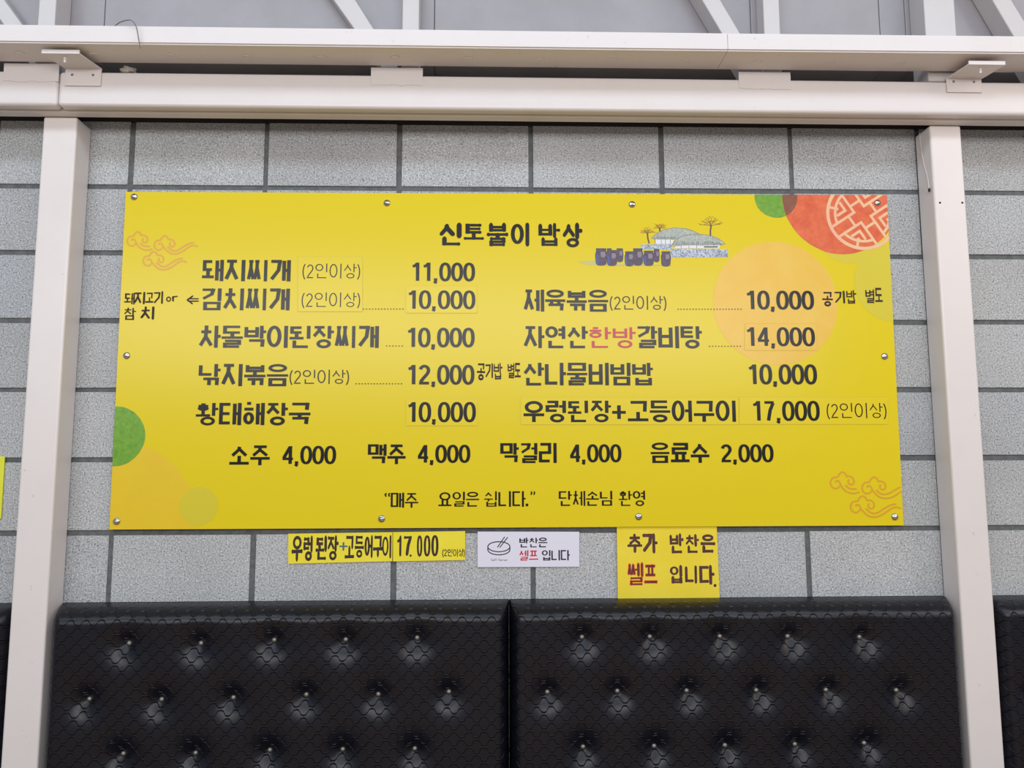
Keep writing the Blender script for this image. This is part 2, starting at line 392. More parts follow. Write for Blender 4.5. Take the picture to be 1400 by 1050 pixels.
SIGN = {
    '0': ([(ell(.27, .47, .205, .43, 36, e=2.3), 1, 1)], .545), '1': ([([(.30, .955), (.30, 0)], 0, 0), ([(.06, .76), (.17, .79), (.27, .90)], 1, 0)], .50),
    '2': ([(arc(.26, .68, .19, .22, 165, -20)+[(.36, .47), (.20, .28), (.09, .11)], 1, 0), ([(.02, .055), (.48, .055)], 0, 0)], .545),
    '4': ([([(.37, .95), (.37, 0)], 0, 0), ([(.0, .27), (.50, .27)], 0, 0), ([(.345, .90), (.05, .30)], 0, 0)], .545),
    '7': ([([(.04, .885), (.47, .885)], 0, 0), ([(.44, .86), (.29, .50), (.20, 0)], 1, 0)], .53),
    ',': ([([(.10, .13), (.10, 0)], 0, 0), ([(.12, .0), (.06, -.13)], 0, 0)], .255),
    '.': ([([(.08, .12), (.08, 0)], 0, 0)], .25),
    '+': ([([(.02, .45), (.66, .45)], 0, 0), ([(.34, .14), (.34, .78)], 0, 0)], .70),
    '(': ([(arc(.42, .45, .34, .62, 125, 235), 1, 0)], .30), ')': ([(arc(-.16, .45, .34, .62, 55, -55), 1, 0)], .30),
    'o': ([(ell(.28, .28, .24, .26, 20), 1, 1)], .62), 'r': ([([(.10, .52), (.10, 0)], 0, 0), ([(.10, .30), (.20, .48), (.40, .52)], 1, 0)], .45),
    '⇐': ([([(.12, .62), (1.0, .62)], 0, 0), ([(.12, .36), (1.0, .36)], 0, 0), ([(.46, .90), (0, .49), (.46, .08)], 0, 0)], 1.1),
    '“': ([([(.12, .80), (.06, .92), (.14, 1.0)], 1, 0), ([(.34, .80), (.28, .92), (.36, 1.0)], 1, 0)], .42),
    '”': ([([(.10, 1.0), (.16, .92), (.08, .80)], 1, 0), ([(.32, 1.0), (.38, .92), (.30, .80)], 1, 0)], .42),
    'S': ([(arc(.28, .72, .22, .22, 40, 250, 10)+arc(.28, .26, .22, .24, 80, -140, 10), 1, 0)], .58),
    'e': ([(arc(.26, .27, .22, .25, 0, 320, 14), 1, 0), ([(.05, .27), (.48, .27)], 0, 0)], .55),
    'l': ([([(.08, 1), (.08, 0)], 0, 0)], .22), 'f': ([([(.34, .98), (.18, .94), (.16, .8), (.16, 0)], 1, 0), ([(.02, .55), (.34, .55)], 0, 0)], .36),
    '-': ([([(.04, .30), (.34, .30)], 0, 0)], .42), 'v': ([([(.02, .52), (.24, 0), (.46, .52)], 0, 0)], .50),
}
def text(s, bx, dl, wv, wh=None, hand=0, gap=0.03, space=.45, seed=0, squeeze=None, ds=None):
    """polygons of a run of lettering fitted into the photograph box bx = (x0, y0, x1, y1) on the plane dl; digits keep their tail below the box"""
    r = random.Random(seed*13+len(s)); X = 0; polys = []; wh = wv if wh is None else wh
    for ch in s:
        if ch == ' ': X += space; continue
        st, adv = syllable(ch) if ord(ch) >= 0xAC00 else SIGN[ch]
        nn = len(st); k = 1.0 if nn < 5 else (.95 if nn < 7 else .86)
        kh = k
        if ord(ch) >= 0xAC00:
            f_ = FIN[(ord(ch)-0xAC00) % 28]
            kh = k*(.76 if f_ in ('ㄹ', 'ㅂ', 'ㅁ') else .88 if f_ else 1.0)
        for pts, sm, cl in st:
            if hand:
                jx, jz = r.uniform(-hand, hand), r.uniform(-hand, hand); sh = r.uniform(-hand, hand)
                pts = [(a+jx+r.uniform(-hand, hand)*(0 if sm else .6)+sh*b*.4, b+jz+r.uniform(-hand, hand)*(0 if sm else .6)) for a, b in pts]
            kk = k*(r.uniform(.9, 1.12) if hand else 1)
            polys += ribbon([(X+a, b) for a, b in pts], wv*kk, wh*kk*kh/k, bool(sm), bool(cl), rnd_cap=bool(hand) and not (sm and cl))
        X += adv+gap
    if ds: # tail of the comma hangs below the box
        zs0 = 0.0
    xs = [p[0] for q in polys for p in q]; zs = [p[1] for q in polys for p in q]
    a, b = min(xs), max(xs); c, d = (0.0 if ds else min(zs)), max(zs)
    x0, y0, x1, y1 = bx
    XA, _ = at(x0, (y0+y1)/2, dl); XB, _ = at(x1, (y0+y1)/2, dl); _, ZA = at((x0+x1)/2, y1, dl); _, ZB = at((x0+x1)/2, y0, dl)
    return [[(XA+(px-a)/(b-a)*(XB-XA), ZA+(pz-c)/(d-c)*(ZB-ZA)) for px, pz in q] for q in polys]

# ================================================================== SETTING
# block wall: every course a row of stacked blocks over a recessed mortar bed
bm = bmesh.new(); lay = None
box(bm, -2.4, 4.6, .004, .10, 0, 2.655, 1); box(bm, -2.4, 4.6, .0022, .0038, 2.509, 2.540, 2)  # second box: dark strip painting the shade in the joint under the lower beam
tl = bm.loops.layers.color.new('tint')
rows = [2.652, 2.523, 2.309, 2.106, 1.9035, 1.699, 1.4965, 1.291, 1.089, .887, .685, .483, .281, .079]
for r, zt in enumerate(rows):
    zb = rows[r+1] if r+1 < len(rows) else -.1
    for k in range(-6, 12):
        x0, x1 = .4*k+.0075, .4*k+.3925
        jit = lambda: rnd.uniform(-.0012, .0012)
        z1 = zt-.0075 if r != 1 else zt-.012
        z1, z0 = z1+jit(), max(.0, zb+.0075+jit())
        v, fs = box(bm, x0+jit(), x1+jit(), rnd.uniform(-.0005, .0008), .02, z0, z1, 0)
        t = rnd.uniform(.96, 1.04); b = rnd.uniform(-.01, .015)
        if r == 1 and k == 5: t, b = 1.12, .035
        if r == 0: t, b = t*.42, -.02  # top course tinted dark: shade of the gap between the beams put into colour
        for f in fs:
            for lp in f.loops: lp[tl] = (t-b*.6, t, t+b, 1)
for f in bm.faces:
    if f.material_index > 0:
        for lp in f.loops: lp[tl] = (1, 1, 1, 1)
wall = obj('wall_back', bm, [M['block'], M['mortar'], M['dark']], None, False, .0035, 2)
tag(wall, kind='structure')
# panelled wall above, with narrow vertical seams
PF = .066                                                          # face of the panelling before the block wall
bm = bmesh.new(); xs = [-2.4]+[at(px, 20, PF)[0] for px in (143, 594, 1026, 1202, 1237)]+[4.6]
for a, b in zip(xs[:-1], xs[1:]): box(bm, a+.0008, b-.0008, -PF, .06, 2.664, 3.9)
tag(obj('wall_upper', bm, M['panel'], None, False, .002), kind='structure')
bm = bmesh.new(); box(bm, -3.2, 5.4, -6.2, .1, -.1, 0); tag(obj('floor', bm, M['floor']), kind='structure')

# ================================================================== STEEL FRAME
def steel_column(x0, x1, d, label):
    root = empty('steel_column', ((x0+x1)/2, -d/2, 0), label, 'column', 'steel columns before the block wall')
    bm = bmesh.new(); box(bm, x0, x1, -d, -.0008, 0, 2.487)
    o = obj('shaft', bm, M['cream2'], root, False, .006, 3); o.matrix_parent_inverse = Matrix.Translation(-root.location)
    return root
def adopt(o, root): o.matrix_parent_inverse = Matrix.Translation(-root.location); return o
steel_column(-.218, -.122, .080, 'cream painted square steel column left of the yellow menu board')
cr = steel_column(2.391, 2.486, .080, 'cream painted square steel column right of the yellow menu board')
for px in (1285.5, 1316):
    X, Z = at(px, 277, .081); bm = bmesh.new(); dome(bm, X, -.0798, Z, .0035, .0015, 10, 3)
    tag(adopt(obj('screw', bm, M['dark'], cr), cr), 'tiny dark screw')

# lower beam: two lipped channels back to back, resting before the column heads
LB = empty('steel_beam', (1.1, -.11, 2.488), 'lower cream steel beam running along the column heads under the slotted beam', 'beam', 'horizontal steel beams')
xsplit = at(78.5, 125, .146)[0]
for a, b in ((-2.3, xsplit-.0008), (xsplit+.0008, 4.5)):
    bm = bmesh.new(); box(bm, a, b, -.146, -.1115, 2.489, 2.591); adopt(obj('front_channel', bm, M['cream'], LB, False, .011, 4), LB)
bm = bmesh.new(); box(bm, -2.3, 4.5, -.1095, -.074, 2.4875, 2.589); adopt(obj('rear_channel', bm, M['cream2'], LB, False, .004, 2), LB)
for px0, px1, yb in ((4, 80, 111), (507, 578, 116), (1010, 1081, 121)):
    a, _ = at(px0, 104, .148); b, _ = at(px1, 104, .148); zb = at(px0, yb, .148)[1]
    bm = bmesh.new()
    n = 14; pl = [(a, 2.611), (b, 2.611)]+[(b-(b-a)*k/n, zb+rnd.uniform(-.002, .002)) for k in range(n+1)]
    prism(bm, pl[::-1], -.1474, -.1461); adopt(obj('weld_plate', bm, M['cream'], LB, False, .0008, 1), LB)

# upper beam: shallow box beam in front of and above it, spliced once, punched slots along its belly
UB = empty('steel_beam', (1.1, -.2, 2.612), 'upper cream steel beam with slotted underside carried on two brackets', 'beam', 'horizontal steel beams')
xs2 = at(994.5, 55, .25)[0]
slots = [25, 127, 233, 337, 439, 540, 640, 738, 838, 938, 1036, 1136, 1232, 1330]
for i, (a, b) in enumerate(((-2.3, xs2-.0006), (xs2+.0006, 4.5))):
    bm = bmesh.new()
    v, _ = box(bm, a, b, -.252, -.1505, 2.612, 2.664)
    bmesh.ops.bevel(bm, geom=[e for e in bm.edges if abs(e.verts[0].co.x-e.verts[1].co.x) > 1], offset=.004, segments=2, affect='EDGES')
    for vv in bm.verts: vv.co.z += .0032*(vv.co.x-1.1)*(1 if vv.co.x > 1.1 else .15)
    adopt(obj('beam_section', bm, M['cream'], UB), UB)
for px in slots:
    X, _ = at(px, 79, .2); zz = 2.612+.0032*(X-1.1)*(1 if X > 1.1 else .15)
    bm = bmesh.new(); tube(bm, [(X+.012*math.cos(a), -.196-.008*math.sin(a), zz) for a in np.linspace(-.3, PI+.3, 9)], .0019, 6)
    adopt(obj('slot_rim', bm, M['cream'], UB, True), UB)

# angle brackets
def bracket(lx0, lx1, yb, fx0, fx1, bolt, label):
    a, zb = at(lx0, yb, .150); b, _ = at(lx1, yb, .150); 
    c, _ = at(fx0, 74, .228); d, _ = at(fx1, 74, .228)
    root = empty('angle_bracket', ((a+b)/2, -.15, zb), label, 'bracket', 'angle brackets carrying the upper beam')
    bm = bmesh.new(); zp = 2.5985
    box(bm, a, b, -.1505, -.1465, zb, zp)
    vs = [bm.verts.new(p) for p in ((a, -.1465, zp-.004), (b, -.1465, zp-.004), (b, -.1465, zp), (a, -.1465, zp), (c, -.226, zp-.004), (d, -.226, zp-.004), (d, -.226, zp), (c, -.226, zp))]
    for f in ((0, 1, 2, 3), (4, 7, 6, 5), (0, 4, 5, 1), (3, 2, 6, 7), (0, 3, 7, 4), (1, 5, 6, 2)): bm.faces.new([vs[i] for i in f])
    box(bm, c, d, -.2305, -.2260, zp-.0045, zp+.0075)
    adopt(obj('plate', bm, M['cream'], root, False, .0012, 2), root)
    for t in (.2, .78):
        X = a+(b-a)*t; bm = bmesh.new(); dome(bm, X, -.1503, zb+.032, .004, .002, 12, 3); tag(adopt(obj('screw', bm, M['stud'], root, True), root), 'small grey screw head')
    X = at(bolt, 80, .212)[0]; bm = bmesh.new(); tube(bm, [(X, -.212, zp-.003), (X, -.212, zp-.020)], .0035, 10); adopt(obj('bolt', bm, M['cream'], root), root)
    return root
bracket(88, 137.5, 117, 57, 109, 89, 'cream angle bracket under the upper beam above the left column')
bracket(1295, 1343, 126, 1323, 1373, 1339, 'cream angle bracket under the upper beam above the right column')

# truss members standing on the lower beam in front of the panelled wall
ZT0, ZT1 = 2.592, 3.6
PX = []
def post(px0, px1, dfront, dback, label, m='cream3'):
    a, _ = at(px0, 20, dfront); b, _ = at(px1, 20, dfront); bm = bmesh.new(); box(bm, a, b, -dfront, -dback, ZT0, ZT1)
    PX.append((a, b))
    return tag(obj('truss_post', bm, M[m], None, False, .003, 2), label, 'post', 'upright posts above the beams')
post(52, 75.5, .142, .067, 'upright cream post standing on the beams near the upper left corner')
post(550, 573, .125, .067, 'upright cream post on the beams directly beside the left-centre diagonal brace')
post(1044, 1066, .125, .067, 'narrow upright cream post on the beams just right of the beam splice')
post(1264, 1306, .142, .067, 'wide upright cream post on the beams near the right bracket')
def brace(p0, p1, q0, q1, yb, dfront, dback, label, lo=-9, hi=9):
    """p0,p1: left and right edges at the picture's top, q0,q1 the same at row yb"""
    A = [at(p0, 0, dfront), at(p1, 0, dfront), at(q1, yb, dfront), at(q0, yb, dfront)]
    def ext(t, b, z): k = (z-b[1])/(t[1]-b[1]); return (b[0]+(t[0]-b[0])*k, z)
    pl = [ext(A[0], A[3], 3.4), ext(A[1], A[2], 3.4), ext(A[1], A[2], ZT0), ext(A[0], A[3], ZT0)]
    pl = clip(pl if area2(pl) > 0 else pl[::-1], [(lo, 2), (hi, 2), (hi, 3.3), (lo, 3.3)])
    bm = bmesh.new(); prism(bm, pl, -dfront, -dback)
    return tag(obj('truss_brace', bm, M['cream3'], None, False, .003, 2), label, 'brace', 'diagonal braces above the beams')
brace(-18, 6, 4, 30, 33, .112, .067, 'diagonal cream brace at the far upper left corner', -9, PX[0][0]-.002)
brace(456, 486, 483, 510, 38, .112, .067, 'diagonal cream brace leaning beside the left-centre post', PX[0][1]+.002, PX[1][0]-.002)
brace(960, 985, 985, 1010, 42, .130, .067, 'diagonal cream brace above the splice in the upper beam', PX[1][1]+.002, PX[2][0]-.002)
brace(1357, 1383, 1383, 1410, 44, .130, .067, 'diagonal cream brace at the far upper right corner', PX[3][1]+.002, 9)

# loose wire, foam wad, cable
bm = bmesh.new(); pts = []
for px, py, dl in ((157, 36, .20), (163, 31, .24), (172, 28, .265), (180, 28, .270), (186, 36, .268), (189, 50, .262), (191, 62, .258), (192, 66, .258)):
    X, Z = at(px, py, dl); pts.append((X, -dl, Z))
tube(bm, spline(pts, 5), .0014, 8); tag(obj('loose_wire', bm, M['wire'], None, True), 'short grey wire end bent over the upper beam right of the left bracket', 'wire')
bm = bmesh.new(); bmesh.ops.create_icosphere(bm, subdivisions=3, radius=.017)
for v in bm.verts: v.co = Vector((v.co.x*1.25, v.co.y*.7, v.co.z*.6))*(1+.22*math.sin(v.co.x*310+v.co.z*240)+.15*math.sin(v.co.y*420))
X, Z = at(176, 96, .130); o = obj('foam_wad', bm, M['foam'], None, True); o.location = (X, -.130, 2.603)
tag(o, 'crumpled dusty foam wad lying in the gap between the two beams', 'foam scrap')
bm = bmesh.new(); pts = [(2.3895, -.030, 2.486), (2.3885, -.034, 2.44), (2.3872, -.046, 2.38), (2.3870, -.060, 2.33), (2.3875, -.063, 2.295)]
tube(bm, spline(pts, 5), .0018, 8)
cb = obj('cable', bm, M['white'], None, True); tag(cb, 'thin white cable hanging on the inner side of the right column', 'cable')
bm = bmesh.new(); tube(bm, [(2.3875, -.063, 2.297), (2.3875, -.063, 2.288)], .003, 8); tag(obj('cable_end', bm, M['dark'], cb), 'dark cut end')

# ================================================================== UPHOLSTERED BENCHES
def bench(x0, x1, ztop, buttons, label):
    """buttons: photograph positions of the tufting studs"""
    root = empty('booth_bench', ((x0+x1)/2, -.25, 0), label, 'bench', 'padded benches along the block wall')
    D0 = .092; B = []
    for px, py in buttons: B.append(at(px, py, .068))
    nx, nz = int((x1-x0)/.0065), int((ztop-.46)/.0065); zb = .46
    V, F = [], []
    def prof(e, rad):                                              # rounded edge: 0 at the rim, 1 inside
        if e >= rad: return 1.0
        t = 1-e/rad; return math.sqrt(max(0, 1-t*t))
    for j in range(nz+1):
        # finer rows near the rims
        z = zb+(ztop-zb)*(.5-.5*math.cos(PI*j/nz))*.35+(ztop-zb)*j/nz*.65
        for i in range(nx+1):
            x = x0+(x1-x0)*((.5-.5*math.cos(PI*i/nx))*.35+i/nx*.65)
            d = D0*(.18+.82*prof(x-x0, .034)*prof(x1-x, .034)*prof(ztop-z, .046))
            for bx, bz in B:
                r = math.hypot((x-bx), (z-bz)*1.05)
                if r < .16: d -= .034*math.exp(-(r/.036)**1.3)
            V.append((x, -d, z))
    for j in range(nz):
        for i in range(nx): k = j*(nx+1)+i; F.append((k, k+1, k+nx+2, k+nx+1))
    n = len(V); rim = [i for i in range(nx+1)]+[(j+1)*(nx+1)-1 for j in range(1, nz+1)]+[nz*(nx+1)+i for i in range(nx-1, -1, -1)]+[j*(nx+1) for j in range(nz-1, 0, -1)]
    for k in rim: V.append((V[k][0], -.0012, V[k][2]))
    for a in range(len(rim)): b = (a+1) % len(rim); F.append((rim[b], rim[a], n+a, n+b))
    F.append(tuple(range(n, n+len(rim))))
    me = bpy.data.meshes.new('backrest'); me.from_pydata(V, [], F); me.materials.append(M['vinyl']); me.shade_smooth()
    adopt(link('backrest', me, root), root)
    for bx, bz in B:
        dd = D0-.034-.001
        bm = bmesh.new(); dome(bm, bx, -dd, bz, .0092, .0100, 16, 5); tag(adopt(obj('button', bm, M['stud'], root, True), root), 'round grey metal button')
    bm = bmesh.new(); box(bm, x0, x1, -.50, -.0012, .34, .455); adopt(obj('seat', bm, M['vinyl'], root, False, .03, 4), root)
    bm = bmesh.new(); box(bm, x0+.02, x1-.02, -.45, -.0012, 0, .338); adopt(obj('plinth', bm, M['dark'], root), root)
    return root
BL = [(175, 880.5), (273.5, 880.5), (374, 876), (472, 875.5), (570, 873), (120.5, 957), (219.5, 957.5), (318, 955), (418, 951), (516.7, 950.5), (613.5, 947), (167, 1032), (266, 1031), (368, 1027), (468, 1026), (566.7, 1025)]
BR = [(796, 872), (889, 871.5), (985, 871), (1078, 871), (1176.5, 872), (748.5, 947.5), (844.5, 946), (939.5, 945.5), (1035, 945), (1130.5, 944.5), (1227, 945), (797.5, 1022.5), (895, 1021.5), (992, 1020.5), (1088, 1019), (1183, 1017.5)]
bench(-.117, 1.1285, 1.0985, BL, 'black tufted vinyl bench back below the left half of the menu board')
bench(1.1305, 2.3865, 1.0985, BR, 'black tufted vinyl bench back below the right half of the menu board')
bench(-1.46, -.2215, 1.0985, [], 'black vinyl bench back at the left edge beyond the left column')
bench(2.4905, 3.73, 1.0985, [(1412, 949)], 'black vinyl bench back at the right edge beyond the right column')

# ================================================================== MENU BOARD
DF = .0135                                                         # front of the board before the wall
P0, P1, P2, P3 = (at(172, 262.3, DF), at(1212.5, 266.8, DF), at(1235.5, 718.3, DF), at(149.3, 724, DF))
OUT = [P3, P2, P1, P0]                                             # counter-clockwise
MB = empty('menu_board', ((P2[0]+P3[0])/2, -.010, P3[1]), 'large glossy yellow menu board of dishes and prices screwed to block wall', 'menu board')
bm = bmesh.new(); prism(bm, OUT, -DF, -.0085)
for f in bm.faces: f.material_index = 0 if abs(f.normal.y) > .5 else 1
bm.normal_update()
for f in bm.faces: f.material_index = 0 if abs(f.normal.y) > .5 else 1
adopt(obj('panel', bm, [M['board'], M['edge']], MB), MB)
for px, py in ((182.5, 268.5), (528.8, 277), (864.5, 278.8), (1201, 277), (172.2, 486), (1210.5, 487), (158.5, 713), (521.5, 709.5), (873.5, 706.5), (1224.5, 706.8)):
    X, Z = at(px, py, DF+.004); bm = bmesh.new()
    dome(bm, X, -DF, Z, .0105, .0055, 20, 5, .002); adopt(obj('screw', bm, M['chrome'], MB, True), MB)
    # spacer behind the board
def pr(name, polys, k, m):
    """one printed part of the board, k layers above its face"""
    return flat(name, polys, DF+.0002+.00012*k, M[m], MB)
MB_flush = bpy.context.view_layer.update()
def disc(cx, cy, r, n=72, wob=0.0, seed=1):
    X, Z = at(cx, cy, DF); r2 = random.Random(seed); R = (at(cx+r, cy, DF)[0]-at(cx-r, cy, DF)[0])/2
    ph = [r2.uniform(0, 6.28) for _ in range(4)]
    pts = []
    for k in range(n):
        a = 2*PI*k/n; q = R*(1+wob*sum(math.sin((5+7*j)*a+ph[j])/(1+j) for j in range(4)))
        pts.append((X+q*math.cos(a), Z+q*math.sin(a)))
    return pts
pr('olive_circle', [clip(disc(1160, 316, 45), OUT)], 0, 'olive')
pr('olive_circle', [clip(disc(1221, 387, 53), OUT)], .6, 'olive')
pr('amber_circle', [clip(disc(150, 722, 121), OUT)], 0, 'amber')
pr('olive_circle', [clip(disc(271.6, 692, 26.5), OUT)], 1, 'olive')
pr('peach_circle', [clip(disc(1060, 414, 85), OUT)], 1, 'peach')
pr('green_circle', [clip(disc(157, 596.5, 41.5, 90, .004, 3), OUT)], 1, 'green')
gc = disc(1060.7, 269, 29.3, 72); rc = disc(1148.6, 269.5, 79, 120, .0035, 5)
pr('green_circle', [clip(disc(1060.7, 269, 29.3, 90, .004, 4), OUT)], 1, 'green')
pr('red_circle', [clip(rc, OUT)], 2, 'orange')
pr('overlap_patch', [clip(clip(gc, OUT), disc(1148.6, 269.5, 79))], 3, 'overlap')
# round lattice emblem
SX, SZ = at(1179, 293, DF); SR = (at(1179+49.5, 293, DF)[0]-at(1179-49.5, 293, DF)[0])/2; th = math.radians(33)
def sl(L): return [(SX+SR*(a*math.cos(th)-b*math.sin(th)), SZ+SR*(a*math.sin(th)+b*math.cos(th))) for a, b in L]
seal = ribbon([(SX+SR*.955*math.cos(a), SZ+SR*.955*math.sin(a)) for a in np.linspace(0, 2*PI, 73)[:-1]], SR*.09, None, True, True)
inner = [(SX+SR*.78*math.cos(a), SZ+SR*.78*math.sin(a)) for a in np.linspace(0, 2*PI, 49)[:-1]]
ww = SR*.072; big = [(SX+SR*.93*math.cos(a), SZ+SR*.93*math.sin(a)) for a in np.linspace(0, 2*PI, 49)[:-1]]
strokes = []
for q in range(4):
    R = lambda L: [(a*math.cos(q*PI/2)-b*math.sin(q*PI/2), a*math.sin(q*PI/2)+b*math.cos(q*PI/2)) for a, b in L]
    seal += ribbon([(SX+SR*.755*math.cos(a), SZ+SR*.755*math.sin(a)) for a in np.linspace(th+q*PI/2+.24, th+q*PI/2+PI/2-.24, 14)], ww, None, True)
    strokes += [R([(.30, .165), (.93, .165)]), R([(.30, -.165), (.93, -.165)]), R([(.30, .165), (.165, .165), (.165, .30)])]
    strokes += [R([(.18, .165), (.30, .165)])]
    strokes += [R([(.62, .34), (.34, .34), (.34, .62)])]
    strokes += [R([(.49, .50), (.50, .50), (.50, .56)])]
    strokes += [R([(.36, -.16), (.36, .16)])]
    strokes += [R([(.54, .54), (.65, .65)])]
for s in strokes: seal += [clip(p if area2(p) > 0 else p[::-1], big) for p in ribbon(sl(s), ww)]
pr('round_emblem', [clip(p if area2(p) > 0 else p[::-1], OUT) for p in seal if len(p) > 2], 4, 'seal')
# cloud scrolls
CL = [(262, 290), (272, 262), (312, 268), (338, 320), (302, 372), (250, 385), (197, 350), (180, 282), (215, 218), (295, 200)]
CT = [(300, 205), (315, 160), (368, 122), (420, 150), (436, 195)]
CR = [(436, 195), (488, 188), (540, 222), (555, 282), (522, 320), (474, 308), (462, 262), (484, 246)]
TA = {1: ([(338, 320), (400, 405), (480, 452), (560, 462), (645, 440)], [(418, 330), (490, 385), (600, 390)]),
      2: ([(338, 320), (440, 430), (555, 462), (675, 435), (805, 350), (880, 330)], [(405, 322), (475, 385), (580, 392), (700, 330), (790, 280)]),
      3: ([(338, 320), (450, 430), (560, 458), (680, 420), (830, 322), (910, 300), (985, 322)], [(420, 322), (510, 390), (600, 392), (730, 312), (830, 262), (910, 250)])}
def clouds(name, ox, oy, sc, spec):
    polys = []
    for dx, dy, k, tail in spec:
        for L in (CL, CT, CR)+TA[tail]:
            pts = [at(ox+(a*k+dx)*sc, oy+(b*k+dy)*sc, DF) for a, b in L]
            polys += ribbon(spline(pts, 5), .0058*sc*11.67 if sc < .08 else .005, None, True)
    return pr(name, [clip(p if area2(p) > 0 else p[::-1], OUT) for p in polys], 1, 'cloud')
clouds('cloud_scroll', 1120, 635, 1/11.67, [(0, 0, 1, 1), (505, 80, 1, 2), (322, 382, 1, 3)])
clouds('cloud_scroll', 160, 300, .865/11.67, [(10, 105, 1, 1), (510, 180, 1, 3), (305, 470, 1, 3)])
# jars and thatched huts
IL = lambda L: [at(780+a/6.087, 285+b/6.087, DF) for a, b in L]
pr('jar_print', [IL([(60, 440), (210, 432), (210, 455), (840, 470), (850, 478), (520, 480), (200, 474), (100, 462)])], 1, 'smear')
def jar_shape(x0, x1, y0, y1, f=1.0):
    m_ = (x0+x1)/2; h = (x1-x0)/2*f; H = y1-y0
    return [(m_-h*.80, y0), (m_+h*.80, y0), (m_+h*.82, y0+H*.10), (m_+h*.98, y0+H*.32), (m_+h*.98, y0+H*.55), (m_+h*.72, y1), (m_-h*.72, y1), (m_-h*.98, y0+H*.55), (m_-h*.98, y0+H*.32), (m_-h*.82, y0+H*.10)]
J = [(300, 345, 335, 440), (380, 440, 335, 442), (690, 742, 340, 442), (205, 305, 335, 470), (515, 605, 335, 470), (300, 390, 350, 473), (450, 530, 360, 476), (605, 695, 355, 473), (752, 835, 360, 478)]
for k, j in enumerate(J):
    x0, x1, y0, y1 = j; H = y1-y0; W_ = x1-x0
    pr('jar_print', [IL(spline(jar_shape(*j), 3, True))], 3+k*.0+(1 if k > 2 else 0)+(1 if k > 4 else 0), 'jar')
    lv = 6
    pr('jar_highlight', [IL([(x0+W_*.45, y0+H*.2), (x0+W_*.80, y0+H*.18), (x0+W_*.88, y0+H*.40), (x0+W_*.75, y0+H*.55), (x0+W_*.48, y0+H*.52)])], lv if k > 2 else 3.5, 'jarlit')
    if k in (3, 5, 6, 7): pr('jar_highlight', [IL([(x0+W_*.06, y0+H*.35), (x0+W_*.20, y0+H*.30), (x0+W_*.30, y0+H*.95), (x0+W_*.16, y0+H*.95)])], lv, 'jarblue')
    pr('jar_highlight', [IL([(x0+W_*.08, y0-3), (x0+W_*.92, y0-3), (x0+W_*.92, y0+9), (x0+W_*.08, y0+9)])], lv+.5 if k > 2 else 3.6, 'thatchline')
pr('hut_print', [IL([(585, 300), (840, 296), (840, 345), (585, 340)]), IL([(830, 335), (1310, 340), (1308, 405), (835, 410)])], 1, 'stone')
pr('hut_print', [IL([(705, 255), (860, 255), (860, 296), (705, 296)]), IL([(870, 300), (1240, 300), (1240, 332), (870, 332)])], 2, 'hutwall')
for x in (705, 755, 790, 830): pr('hut_print', ribbon(IL([(x, 258), (x, 296)]), .0012), 3, 'thatchline')
for x in (920, 985, 1050): pr('hut_print', ribbon(IL([(x, 305), (x, 332)]), .0012), 3, 'thatchline')
pr('hut_print', ribbon(IL([(1110, 320), (1225, 320)]), .004), 3, 'thatchline')
rb = [(670, 248), (720, 205), (780, 175), (860, 162), (960, 168), (1030, 190), (1065, 212), (960, 225), (880, 262), (790, 258), (700, 258)]
rf = [(830, 318), (880, 262), (940, 228), (1040, 213), (1140, 220), (1220, 245), (1262, 275), (1288, 298), (1230, 306), (1100, 308), (960, 306), (870, 316)]
pr('hut_roof', [IL(rb)], 4, 'thatch'); pr('hut_roof', [IL(rf)], 5, 'thatch')
ln = []; r3 = random.Random(4)
for L in (rb[:7], rf[:8]): ln += ribbon(IL(L), .0009, None, True)
for k in range(46): x = 850+k*9.2; ln += ribbon(IL([(x+r3.uniform(-4, 4)+(x-1050)*-.05, 290-abs(x-1050)*.0+r3.uniform(-22, 6)), (x, 306+r3.uniform(-4, 6))]), .0010)
for k in range(22): x = 690+k*9; ln += ribbon(IL([(x+8, 235+r3.uniform(-12, 8)), (x, 256+r3.uniform(-3, 4))]), .0010)
for k in range(70):
    x, y = r3.uniform(840, 1300), r3.uniform(345, 402); ln += ribbon(IL([(x, y), (x+r3.uniform(6, 14), y+r3.uniform(-2, 2))]), .0009)
for k in range(34):
    x, y = r3.uniform(590, 835), r3.uniform(303, 335); ln += ribbon(IL([(x, y), (x+r3.uniform(6, 14), y+r3.uniform(-2, 2))]), .0009)
pr('hut_print', ln, 6, 'thatchline')
def tree(bx, by, tx, ty, spread, tall, n, seed):
    r4 = random.Random(seed); br = ribbon(IL([(bx, by), ((bx+tx)/2-4, (by+ty)/2), (tx, ty)]), .0045, None, True); fr = []
    for k in range(n):
        a = math.radians(15+150*k/(n-1)); p = (tx, ty); L = [p]
        e = (tx+spread*math.cos(a)*r4.uniform(.7, 1), ty-tall*math.sin(a)*r4.uniform(.7, 1)+8); mm = ((p[0]+e[0])/2+r4.uniform(-6, 6), (p[1]+e[1])/2+r4.uniform(-8, 4))
        br += ribbon(spline(IL([p, mm, e]), 3), .0011, None, True)
        for q in (e, mm):
            for s in (-1, 1):
                t = (q[0]+s*r4.uniform(6, 16), q[1]-r4.uniform(2, 16)); br += ribbon(IL([q, t]), .0007)
                fr.append(IL([(t[0]-3, t[1]), (t[0], t[1]+3), (t[0]+3, t[1]), (t[0], t[1]-3)]))
    pr('bare_tree_print', br, 2, 'bark'); pr('tree_fruit_print', fr, 3, 'fruit')
tree(1165, 232, 1170, 145, 105, 82, 9, 1); tree(655, 292, 640, 205, 62, 46, 7, 2); tree(745, 190, 745, 165, 55, 46, 6, 3)

